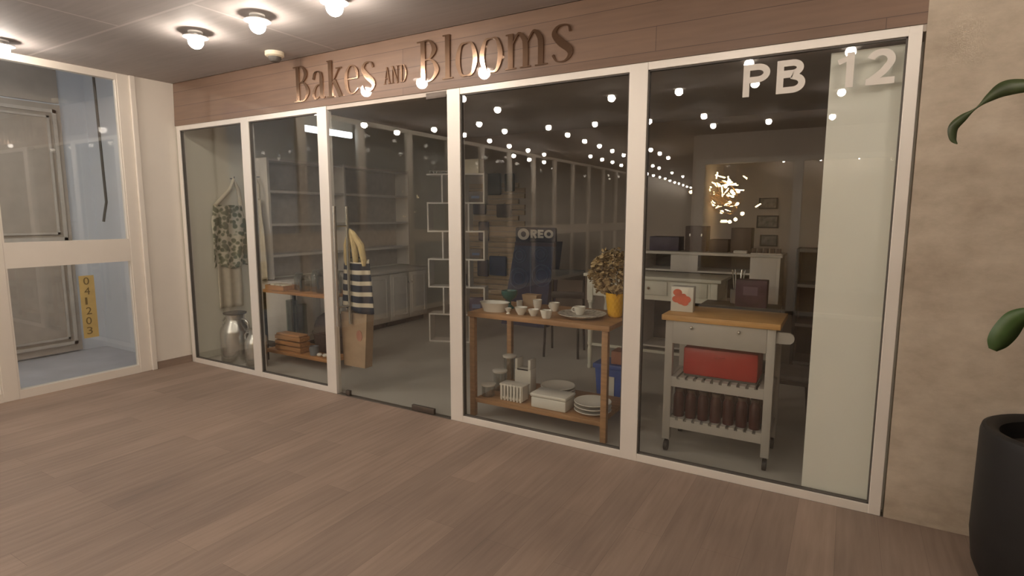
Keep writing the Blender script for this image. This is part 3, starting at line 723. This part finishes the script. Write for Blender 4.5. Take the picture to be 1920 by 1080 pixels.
def cup(label, loc, r, h, ang=PI):
    t = thing('cup', label, 'cup', loc)
    MB().lathe([(0,0), (r*.6,0), (r*.65,.006), (r*.85,h*.4), (r,h), (r*.92,h), (r*.76,h*.4), (r*.55,.01), (0,.01)]).build('bowl', M['ceramic'], t)
    ca, sa = math.cos(ang), math.sin(ang)
    MB().tube([((r*.8+q*.030)*ca, (r*.8+q*.030)*sa, h*z) for q, z in ((0,.25), (.7,.3), (1,.55), (.7,.8), (.15,.85))], .005, 8).build('handle', M['ceramic'], t)
    return t
cup('white cup standing behind the creamer bowl', (3.995, .53, CT), .038, .078, 2.6)
cup('white cup standing left of the big platter', (4.152, .52, CT), .042, .068, 2.8)
t = thing('platter', 'big round patterned platter on the console right of the cups', 'platter', (4.45, .375, CT))
MB().lathe([(0,0), (.10,0), (.11,.006), (.165,.022), (.18,.030), (.178,.034), (.11,.014), (0,.012)], seg=40).build('dish', mat('patterned_glaze', (.42,.38,.32), .4, 0, .5, 40, col2=(.68,.64,.56)), t)
cup('white cup set on the big patterned platter', (4.42, .40, CT+.014), .045, .062, PI)
# yellow pot with dried flowers
t = thing('dried_flower_pot', 'yellow quilted pot of dried hydrangea on the right end of the console', 'flowers', (4.648, .53, CT))
MB().lathe([(0,0), (.045,0), (.05,.006)]+[(.05+.022*(z/.18)+.0, z) for z in [.006+.174*k/30 for k in range(1, 31)]]+[(.064,.18), (.05,.03), (0,.03)], seg=80,
           mod=lambda a, z: 1+(.045*abs(math.sin(7*a+z*60))*abs(math.sin(7*a-z*60)) if .006 < z < .175 else 0)).build('pot', M['yellow'], t)
fh = MB()
for k in range(1500):
    u_ = random.uniform(-1, 1); a = random.random()*2*PI; rr = math.sqrt(1-u_*u_)*random.uniform(.72, 1.04)
    lump = 1+.12*math.sin(3*a+2*u_)+.08*math.sin(5*a)
    p = Vector((-.018+.185*rr*math.cos(a)*lump, .14*rr*math.sin(a)*lump, 0.325+.16*u_*random.uniform(.8, 1.05)*lump))
    rot = Matrix.Rotation(random.random()*6.3, 3, 'Z') @ Matrix.Rotation(random.uniform(-1.4, 1.4), 3, 'X'); q = random.uniform(.012, .022)
    vs = [fh.bm.verts.new(p+rot @ Vector(v)*q) for v in ((-1,0,0), (-.3,-.8,.25), (.8,-.5,.1), (1,.3,.3), (.1,.9,.1))]
    fh.bm.faces.new(vs)
f_ = fh.build('flower_head', M['dried'], t, smooth=0); f_['kind'] = 'stuff'
sm = MB()
for k in range(8):
    a = k*.8; sm.tube([(.015*math.cos(a), .015*math.sin(a), .03), (.02*math.cos(a), .02*math.sin(a), .18), (.08*math.cos(a), .07*math.sin(a), .34)], .004, 6)
sm.build('stem', M['dried'], t)
# lower shelf
LZ = .151
jar_p = None
for x, yy, hh, lab in ((3.69, .27, .105, 'short clear canister with white lid, foremost of three on the console low shelf'), (3.69, .45, .17, 'medium clear canister with white lid, middle of three on the console low shelf'), (3.685, .62, .26, 'tall clear canister with white lid, rearmost of three on the console low shelf')):
    t = thing('canister', lab, 'canister', (x, yy, LZ))
    MB().lathe([(0,0), (.052,0), (.055,.005), (.055,hh-.02), (.052,hh-.02), (.052,.006), (0,.006)]).build('jar', M['jar_glass'], t)
    MB().lathe([(.0,hh-.02), (.058,hh-.02), (.062,hh-.012), (.062,hh-.004), (.05,hh), (0,hh+.002)]).build('lid', M['ceramic'], t)
t = thing('utensil_caddy', 'white upright utensil caddy with two prongs on the console low shelf', 'caddy', (3.905, .50, LZ))
m = MB(); m.box(-.075, .075, -.05, .05, 0, .205, .006); m.build('body', M['ceramic'], t)
for x in (-.06, .06): MB().box(x-.012, x+.012, -.05, .05, .205, .285, .005).build('prong', M['ceramic'], t)
MB().box(-.05, .05, -.052, -.049, .195, .206).build('slot', M['dark'], t)
t = thing('ribbed_basket', 'white ribbed basket before the utensil caddy on the low shelf', 'basket', (3.925, .285, LZ))
MB().box(-.095, .095, -.05, .05, .01, .03, .004).build('base', M['ceramic'], t)
for k in range(7): MB().box(-.095+.0285*k, -.077+.0285*k, -.058, -.044, .0, .135, .004).build('rib', M['ceramic'], t)
m = MB(); m.box(-.1, .1, .04, .055, .01, .13, .004); m.box(-.105, .105, -.055, .055, .118, .132, .003); m.box(-.1, -.09, -.05, .05, .01, .13); m.box(.09, .1, -.05, .05, .01, .13); m.build('wall', M['ceramic'], t)
t = thing('serving_tray', 'white rectangular serving dish with lid at the front of the low shelf', 'dish', (4.262, .285, LZ), .0)
MB().box(-.145, .145, -.085, .085, 0, .085, .012).build('dish', M['ceramic'], t)
MB().box(-.150, .150, -.09, .09, .086, .112, .008).build('lid', M['ceramic'], t)
def plates(x, yy, r, n, lab, g, z0=LZ):
    p0 = None
    for k in range(n):
        if p0 is None:
            p0 = MB().lathe([(0,0), (r*.6,0), (r*.62,.006), (r*.97,.020), (r,.024), (r*.97,.027), (r*.6,.011), (0,.010)], seg=40).build('plate', M['ceramic']); o = p0
        else: o = p0.copy(); COL.objects.link(o)
        o.location = (x, yy, z0+k*.030 if n < 4 else z0+k*.022)
        tag(o, lab(k, n), 'plate', g)
nm = ('lowest', 'middle', 'topmost')
plates(4.565, .335, .138, 3, lambda k, n: '%s of three large white plates stacked at the right of the low shelf' % nm[k], 'large plates on the low shelf')
plates(4.18, .54, .14, 4, lambda k, n: 'round white plate, %s in the stack behind the lidded serving dish' % ('lowest', 'second from below', 'third from below', 'topmost')[k], 'round plates behind the serving dish')
t = thing('blue_tub', 'blue plastic tub with white label standing behind the console right leg', 'tub', (4.46, .92, 0))
b = MB(); b.prism([(-.09,0), (.10,0), (.12,.34), (-.12,.34)], lambda u, v, w_: (u, w_, v), .24); b.build('body', M['blue'], t)
MB().box(-.135, .13, -.012, .25, .32, .36, .004).build('rim', M['blue'], t)
MB().box(.0, .055, -.008, -.003, .06, .26).build('label', M['ceramic'], t)
tag(MB().box(-.06, .06, 0, .16, 0, .11, .004).build('terracotta_carton', M['pink']), 'terracotta carton lying on top of the blue tub', 'box').location = (4.53, .95, .362)

# ------------------------------------------------------------------ inside: middle, etagere, back wall
t = thing('zigzag_etagere', 'thin white zigzag display rack standing behind the glass door', 'rack', (1.611, 2.109, 0), math.radians(20.7))
q = .018; H6 = .3455
for k in range(7):
    z = k*H6; a, b = (0, .535) if k == 0 else (0, .725)
    MB().box(a, b, 0, .20, z, z+q).build('shelf', M['shelfwhite'], t)
for k in range(6):
    a, b = ((0, .535), (.187, .725))[k % 2]
    for x in (a, b-q): MB().box(x, x+q, 0, .20, k*H6+q, (k+1)*H6).build('upright', M['shelfwhite'], t)
ex = lambda x, yy, z: (1.611+x*math.cos(.3613)-yy*math.sin(.3613), 2.109+x*math.sin(.3613)+yy*math.cos(.3613), z)
ET = 6*H6+q
tag(MB().box(-.11, .11, -.06, .06, 0, .17, .004).build('cream_carton', M['cream']), 'cream carton on top of the white zigzag rack', 'box').location = ex(.57, .10, ET+.001)
t = thing('wire_basket', 'low wire basket at the left end on top of the zigzag rack', 'basket', ex(.14, .10, ET+.001), .36)
for z in (.004, .035): MB().tube([(-.11,-.07,z), (.11,-.07,z), (.11,.07,z), (-.11,.07,z)], .003, 6, True).build('ring', M['steel'], t)
for k in range(6):
    x = -.1+.04*k; MB().tube([(x,-.07,.035), (x,-.07,.004), (x,.07,.004), (x,.07,.035)], .002, 6).build('wire', M['steel'], t)
def pack(label, loc, w_, h_, d_, m_, rz=0, group=None, name='packet'):
    t = thing(name, label, 'packet', loc, rz, group)
    MB().box(-w_/2, w_/2, -d_/2, d_/2, 0, h_, .008).build('pack', m_, t)
    MB().box(-w_*.3, w_*.3, -d_/2-.002, -d_/2, h_*.35, h_*.6).build('label', M['ring'], t)
    return t
pack('brown packet on the fourth shelf of the zigzag rack', ex(.60, .1, 3*H6+q+.001), .16, .12, .09, M['packet2'], .36)
pack('purple packet low on the third tier of the zigzag rack', ex(.39, .1, 2*H6+q+.001), .15, .15, .09, M['packet'], .36)
pack('dark packet on the fifth tier of the zigzag rack', ex(.60, .1, 5*H6+q+.001), .17, .13, .09, M['packet2'], .36)
pack('dark packet on the second tier at the rack right side', ex(.60, .1, H6+q+.001), .18, .20, .09, M['packet'], .36)
# slatted display wall
sw = MB()
for k in range(22):
    z = .12+k*.092; sw.box(.30, 1.42-(.0 if k % 3 else .12), 4.905, 4.948, z, z+.078, .003)
tag(sw.build('slat_wall', M['slat']), 'horizontal wooden slat wall behind the zigzag rack', 'slat wall')
for i, (x, z, w_, h_, m_, lab) in enumerate(((.64, 1.14, .20, .34, 'packet', 'purple packet hanging on the slat wall beside the rack middle'), (.93, .55, .34, .34, 'navy', 'wide navy packet hanging low on the slat wall near the blue display stand'), (.62, .52, .22, .30, 'packet', 'purple packet hanging low on the slat wall next to the rack'), (.84, 1.93, .30, .36, 'dark', 'dark round topped bag hanging high on the slat wall'), (1.05, 1.55, .28, .22, 'packet2', 'brown packet hanging on the slat wall above the blue display stand'), (.55, 1.60, .26, .18, 'packet', 'small purple packet hanging high on the slat wall behind the rack'), (1.16, 1.98, .18, .30, 'dark', 'narrow dark pouch hanging at the top right of the slat wall'))):
    t = thing('hanging_packet', lab, 'packet', (x, 4.86, z))
    MB().box(-w_/2, w_/2, -.03, .03, 0, h_, .02).build('pack', M[m_], t)
    MB().tube([(0,0,h_-.005), (0,.02,h_+.02), (0,.044,h_+.025)], .004, 6).build('hook', M['steel'], t)
# blue promotional display stand
t = thing('display_stand', 'dark blue promotional cookie stand with white lettered header', 'display stand', (2.20, 3.60, 0))
b = MB(); b.prism([(-.43,0), (.28,0), (.43,1.22), (-.19,1.22)], lambda u, v, w_: (u, w_, v), .26); b.build('body', M['navy'], t)
MB().box(-.18, .46, -.03, .03, 1.215, 1.42, .02).build('header', M['navy2'], t)
MB().box(-.19, .43, -.02, .05, 1.16, 1.21).build('trim', M['packet'], t)
for ch, x, z, sx, sz in (('O', -.13, 1.245, .19, .16), ('R', .075, 1.275, .135, .115), ('E', .19, 1.275, .135, .115), ('O', .29, 1.275, .145, .115)):
    l_ = letter(ch, x, z, sx, sz, t, FAT, 'letter', M['vinyl'], .012); l_.location = (0, -.031, 0)
for x, z, R in ((-.13,.69,.15), (.24,.75,.15), (-.12,1.02,.10), (.22,1.05,.10)):
    for rr in (R, R*.6):
        MB().tube([(x+rr*math.cos(a), -.004, z+rr*math.sin(a)) for a in [2*PI*k/32 for k in range(32)]], .008, 6, True).build('cookie_ring', M['ring'], t)
for x in (.06,): MB().box(x-.012, x+.012, -.008, 0, .3, 1.15).build('divider', M['ring'], t)
# black chair beside the desk
t = thing('black_chair', 'black chair standing between blue stand and ivory desk', 'chair', (3.36, 2.40, 0), .25)
MB().box(-.2, .2, -.2, .2, .44, .475, .012).build('seat', M['dark'], t)
b = MB(); b.box(-.2, .2, .17, .20, .84, .96, .01); b.box(-.2, .2, .17, .20, .62, .70, .01); b.build('backrest', M['dark'], t)
for x in (-.185, .185):
    MB().tube([(x, -.17, .45), (x*1.05, -.21, 0)], .014, 8).build('leg', M['blackmetal'], t)
    MB().tube([(x, .185, .95), (x, .185, .45), (x*1.05, .24, 0)], .014, 8).build('leg', M['blackmetal'], t)

# ------------------------------------------------------------------ inside: left wall
t = thing('wall_shelf', 'white open wall shelf unit above the base cabinets', 'shelf', (0.001, .88, 0))
for yy in (0, 1.17, 2.45): MB().box(0, .255, yy, yy+.03, .83, 2.25).build('side_panel', M['shelfwhite'], t)
for z in (2.22, 1.85, 1.46, 1.09):
    for a, b in ((.03, 1.17), (1.20, 2.45)): MB().box(0, .25, a, b, z, z+.028).build('shelf', M['shelfwhite'], t)
MB().box(0, .008, .03, 2.45, .83, 2.25).build('back_panel', mat('taupe_back_panel', (.55,.49,.43), .6), t)
for k, lab in enumerate(('white base cabinet nearest the window, under the wall shelf', 'white base cabinet in the middle under the wall shelf', 'white base cabinet furthest back under the wall shelf')):
    t = thing('base_cabinet', lab, 'cabinet', (.002, .88+k*.83, 0), 0, 'white base cabinets')
    MB().box(0, .56, .002, .826, .08, .775).build('body', M['shelfwhite'], t)
    MB().box(0, .50, .01, .81, 0, .08).build('plinth', M['dark'], t)
    for a in (.015, .42):
        dd = MB().box(.56, .578, a, a+.39, .10, .76, .003).build('door', M['shelfwhite'], t)
        m = MB()
        for q0, q1, z0, z1 in ((a+.05, a+.34, .15, .165), (a+.05, a+.34, .695, .71), (a+.05, a+.065, .165, .695), (a+.325, a+.34, .165, .695)): m.box(.578, .584, q0, q1, z0, z1)
        m.build('moulding', M['shelfwhite'], dd)
        MB().ball((.590, a+.36 if a < .1 else a+.03, .62), .013, seg=10).build('knob', M['steel'], dd)
tag(MB().box(.002, .60, .875, 3.40, .776, .812, .003).build('worktop', M['shelfwhite']), 'long pale worktop over the base cabinets', 'worktop')
# aprons
def apron(name, label, y0, y1, zt, zw, zb, wtop, m_, ystrap, zstrap, x=.03, hem=None, pos=None, rz=0):
    t = thing(name, label, 'apron', pos or (x, (y0+y1)/2, 0), rz); hw = (y1-y0)/2
    def f(u, v):
        z = zt+(zb-zt)*v
        k = min(max((zt-z)/(zt-zw), 0), 1); half = wtop+(hw-wtop)*k**1.3
        yy = (u*2-1)*half
        return (.022+.016*math.sin(u*17+v*2)*(.3+v)+.01*math.sin(u*7-1+v*5), yy, z+.02*math.sin(u*9)*v)
    MB().sheet(f, 28, 24).build('cloth', m_, t, solid=.004, smooth=60)
    MB().tube([(.03, -wtop*.9, zt-.005), (.02, ystrap-(y0+y1)/2-.05, zt+(zstrap-zt)*.6), (.018, ystrap-(y0+y1)/2, zstrap), (.02, ystrap-(y0+y1)/2+.05, zt+(zstrap-zt)*.6), (.03, wtop*.9, zt-.005)], .022, 10).build('neck_strap', M['linen'], t)
    hk = MB(); hk.tube([(.010-x, ystrap-(y0+y1)/2, zstrap+.01), (.03, ystrap-(y0+y1)/2, zstrap+.005), (.035, ystrap-(y0+y1)/2, zstrap+.03)], .006, 8); hk.build('hook', M['frame_dark'], t)
    if hem:
        def g(u, v):
            z = hem[0]+(hem[1]-hem[0])*v
            return (.012+.014*math.sin(u*15+1), (u*2-1)*hem[2]-.02, z)
        MB().sheet(g, 24, 12).build('underskirt', M['linen'], t, solid=.004, smooth=60)
    return t
apron('apron', 'green leaf print apron hanging at the left on the shop side wall',   .28, .70, 1.70, 1.52, 1.00, .17, M['print'], .58, 1.99, .05, (1.05, .54, .15))
apron('apron', 'plain linen apron hanging on the end panel of the wall shelf', -.12, .12, 1.78, 1.4, .82, .07, M['linen'], 0, 2.02, .055, None, (.14, .82, 0), -PI/2)
# milk cans
def can(label, loc, r, h, hang=1.2):
    t = thing('milk_can', label, 'milk can', loc)
    MB().lathe([(0,0), (r*.98,0), (r,.012), (r,h*.60), (r*.93,h*.68), (r*.62,h*.80), (r*.58,h*.84), (r*.60,h*.93), (r*.68,h*.95)], seg=32).build('body', M['steel'], t)
    MB().lathe([(r*.55,h*.93), (r*.72,h*.945), (r*.74,h*.97), (r*.5,h*.985), (0,h)], seg=32).build('lid', M['frame_dark'] if r > .14 else M['steel'], t)
    for s_ in (1, -1):
        c, s2 = math.cos(hang)*s_, math.sin(hang)*s_
        MB().tube([(r*q*c, r*q*s2, h*z) for q, z in ((.64,.85), (.9,.85), (1.15,.78), (1.16,.68), (.96,.62))], .010, 8).build('handle', M['steel'], t)
    return t
can('large steel milk can with dark lid on the shop floor at far left', (.43, .26, 0), .160, .56, .15)
can('smaller steel milk can right of the large can', (.79, .24, 0), .110, .42, .3)
# display table left
t = thing('display_table', 'low two tier wooden display table behind the second left pane', 'table', (.64, .44, 0))
W_, D_ = 1.04, .44
MB().box(0, W_, 0, D_, .76, .79, .003).build('tabletop', M['wood2'], t)
MB().box(.03, W_-.0, .0, D_, .10, .135, .003).build('lower_shelf', M['wood2'], t)
for x in (0, W_-.03):
    for yy in (.01, D_-.04): MB().box(x, x+.03, yy, yy+.03, 0, .76).build('leg', M['blackmetal'], t)
TZ = .791; SZ = .136
t = thing('wooden_tray', 'small wooden tray of pale soaps at the left of the display table top', 'tray', (.84, .55, TZ))
m = MB(); m.box(-.15, .15, -.09, .09, 0, .012); m.box(-.15, .15, -.09, -.08, .012, .05); m.box(-.15, .15, .08, .09, .012, .05); m.box(-.15, -.14, -.08, .08, .012, .05); m.box(.14, .15, -.08, .08, .012, .05)
m.build('tray', M['wood2'], t)
for k in range(3): tag(MB().box(-.035, .035, -.05, .05, 0, .045, .012).build('soap_bar', M['cream']), '%s pale bar lying in the wooden tray' % ('leftmost', 'middle', 'rightmost')[k], 'bar').location = (.75+.09*k, .55, TZ+.0125)
for x, yy, r, hh, lab in ((1.05, .62, .055, .20, 'clear glass jar left in the row on the display table'), (1.18, .58, .06, .17, 'clear glass jar second from left on the display table'), (1.31, .63, .06, .24, 'tall clear glass jar third from left on the display table'), (1.45, .58, .065, .25, 'tall clear glass jar fourth from left on the display table'), (1.60, .63, .06, .24, 'clear glass jar nearest the window post on the display table')):
    t = thing('glass_jar', lab, 'jar', (x, yy, TZ))
    MB().lathe([(0,0), (r*.9,0), (r,.01), (r,hh*.72), (r*.7,hh*.82), (r*.7,hh*.88), (r*.66,hh*.88), (r*.66,hh*.80), (r*.94,hh*.70), (r*.94,.014), (0,.01)], seg=24).build('jar', M['jar_glass'], t)
    MB().lathe([(0,hh*.88), (r*.74,hh*.88), (r*.74,hh*.94), (r*.3,hh*.96), (r*.16,hh*.98), (r*.18,hh), (0,hh)], seg=24).build('lid', M['jar_glass'], t)
for x, hh, lab in ((.73, .50, 'tall smoky glass cylinder at the left of the low tier'), (.88, .46, 'smoky glass cylinder next to the left one on the low tier')):
    lathe_thing('glass_cylinder', lab, 'vase', (x, .76, SZ), [(0,0), (.06,0), (.065,.01), (.065,hh), (.058,hh), (.058,.02), (0,.02)], glass_mat('smoky_glass', (.72,.74,.72), .06))
t = thing('wicker_basket', 'big dark domed wicker basket on the low tier', 'basket', (1.40, .735, SZ))
b = MB(); b.lathe([(0,.0), (.20,0), (.235,.05), (.25,.18), (.235,.28), (.19,.36), (.11,.41), (0,.425)], seg=40)
for v in b.bm.verts: v.co.y *= .58
b.build('basket', M['wicker'], t)
MB().tube([(.255*math.cos(a), .255*.58*math.sin(a), .20) for a in [2*PI*k/32 for k in range(32)]], .012, 8, True).build('rim', M['wicker'], t)
t = thing('wooden_crate', 'orange wooden crate with slat sides at the front of the low tier', 'crate', (1.03, .51, SZ), .0)
m = MB()
m.box(-.19, .19, -.055, .055, 0, .012); m.build('base', M['wood2'], t)
for z in (.02, .075, .13):
    for yy in (-.065, .055): MB().box(-.20, .20, yy, yy+.01, z, z+.042).build('slat', M['wood2'], t)
    for x in (-.2, .19): MB().box(x, x+.01, -.055, .055, z, z+.042).build('slat', M['wood2'], t)
tag(MB().box(-.18, .18, -.062, .062, 0, .02, .004).build('cutting_board', M['wood2']), 'wooden board laid across the slatted crate', 'board').location = (1.03, .51, SZ+.174)
t = thing('mug', 'small grey mug on the low tier of the display table', 'mug', (1.37, .51, SZ))
GM = mat('grey_stoneware', (.20,.22,.24), .5)
MB().lathe([(0,0), (.042,0), (.046,.01), (.046,.095), (.041,.095), (.040,.012), (0,.012)]).build('body', GM, t)
MB().tube([(-.044,0,.02), (-.07,0,.03), (-.074,0,.06), (-.044,0,.08)], .006, 8).build('handle', GM, t)
for k in range(3):
    b = MB().ball((0,0,.020), .026, 1.2, 1, .75).build('shell', M['ceramic']); b.location = (1.47+.072*k, .49+.008*k, SZ)
    tag(b, '%s pale shell right of the grey mug on the low tier' % ('leftmost', 'middle', 'rightmost')[k], 'shell', 'pale shells on the low tier')
# striped tote and paper bags on the inner door handle
t = thing('striped_tote', 'navy and cream striped cloth bag hanging from the inner door handle', 'bag', (2.39, .155, 0))
def f(u, v):
    z = 1.20-.43*v+.02*math.sin(u*6); a = u*2*PI; k = .75+.35*v
    return (.17*k*math.cos(a)+.012*math.sin(5*a+3*v), .052*k*math.sin(a)*(1+.25*math.sin(4*a)), z-.03*math.cos(a)*v)
MB().sheet(f, 40, 14).build('cloth', M['stripe'], t, solid=.004, smooth=60)
for x, dx in ((-.10, .0), (-.02, .05), (.04, .11)):
    MB().tube([(-.03, -.045, 1.47), (-.03+dx*.35, -.045, 1.44), (x*.8+dx*.5, -.03, 1.33), (x+dx*.6, -.02, 1.20), (x+dx*.6, -.02, 1.15)], .02, 10, rads=[.010, .02, .030, .026, .015]).build('strap', M['strap'], t)
t = thing('paper_bag', 'brown paper bag with red emblem hanging under the striped bag', 'bag', (2.38, .16, 0))
b = MB(); b.prism([(-.15,.24), (.11,.24), (.15,.73), (-.17,.73)], lambda u, v, w_: (u, -.045+w_, v), .09); b.build('bag', M['kraft'], t)
b = MB(); b.prism([(.055+.035*math.cos(a), .53+.05*math.sin(a)) for a in [2*PI*k/16 for k in range(16)]], lambda u, v, w_: (u, -.046-w_, v), .002); b.build('emblem', M['pink'], t)
for x in (-.08, .06): MB().tube([(x-.03,-.02,.725), (x-.02,-.02,.80), (x+.02,-.02,.80), (x+.03,-.02,.725)], .004, 6).build('handle', M['kraft'], t)
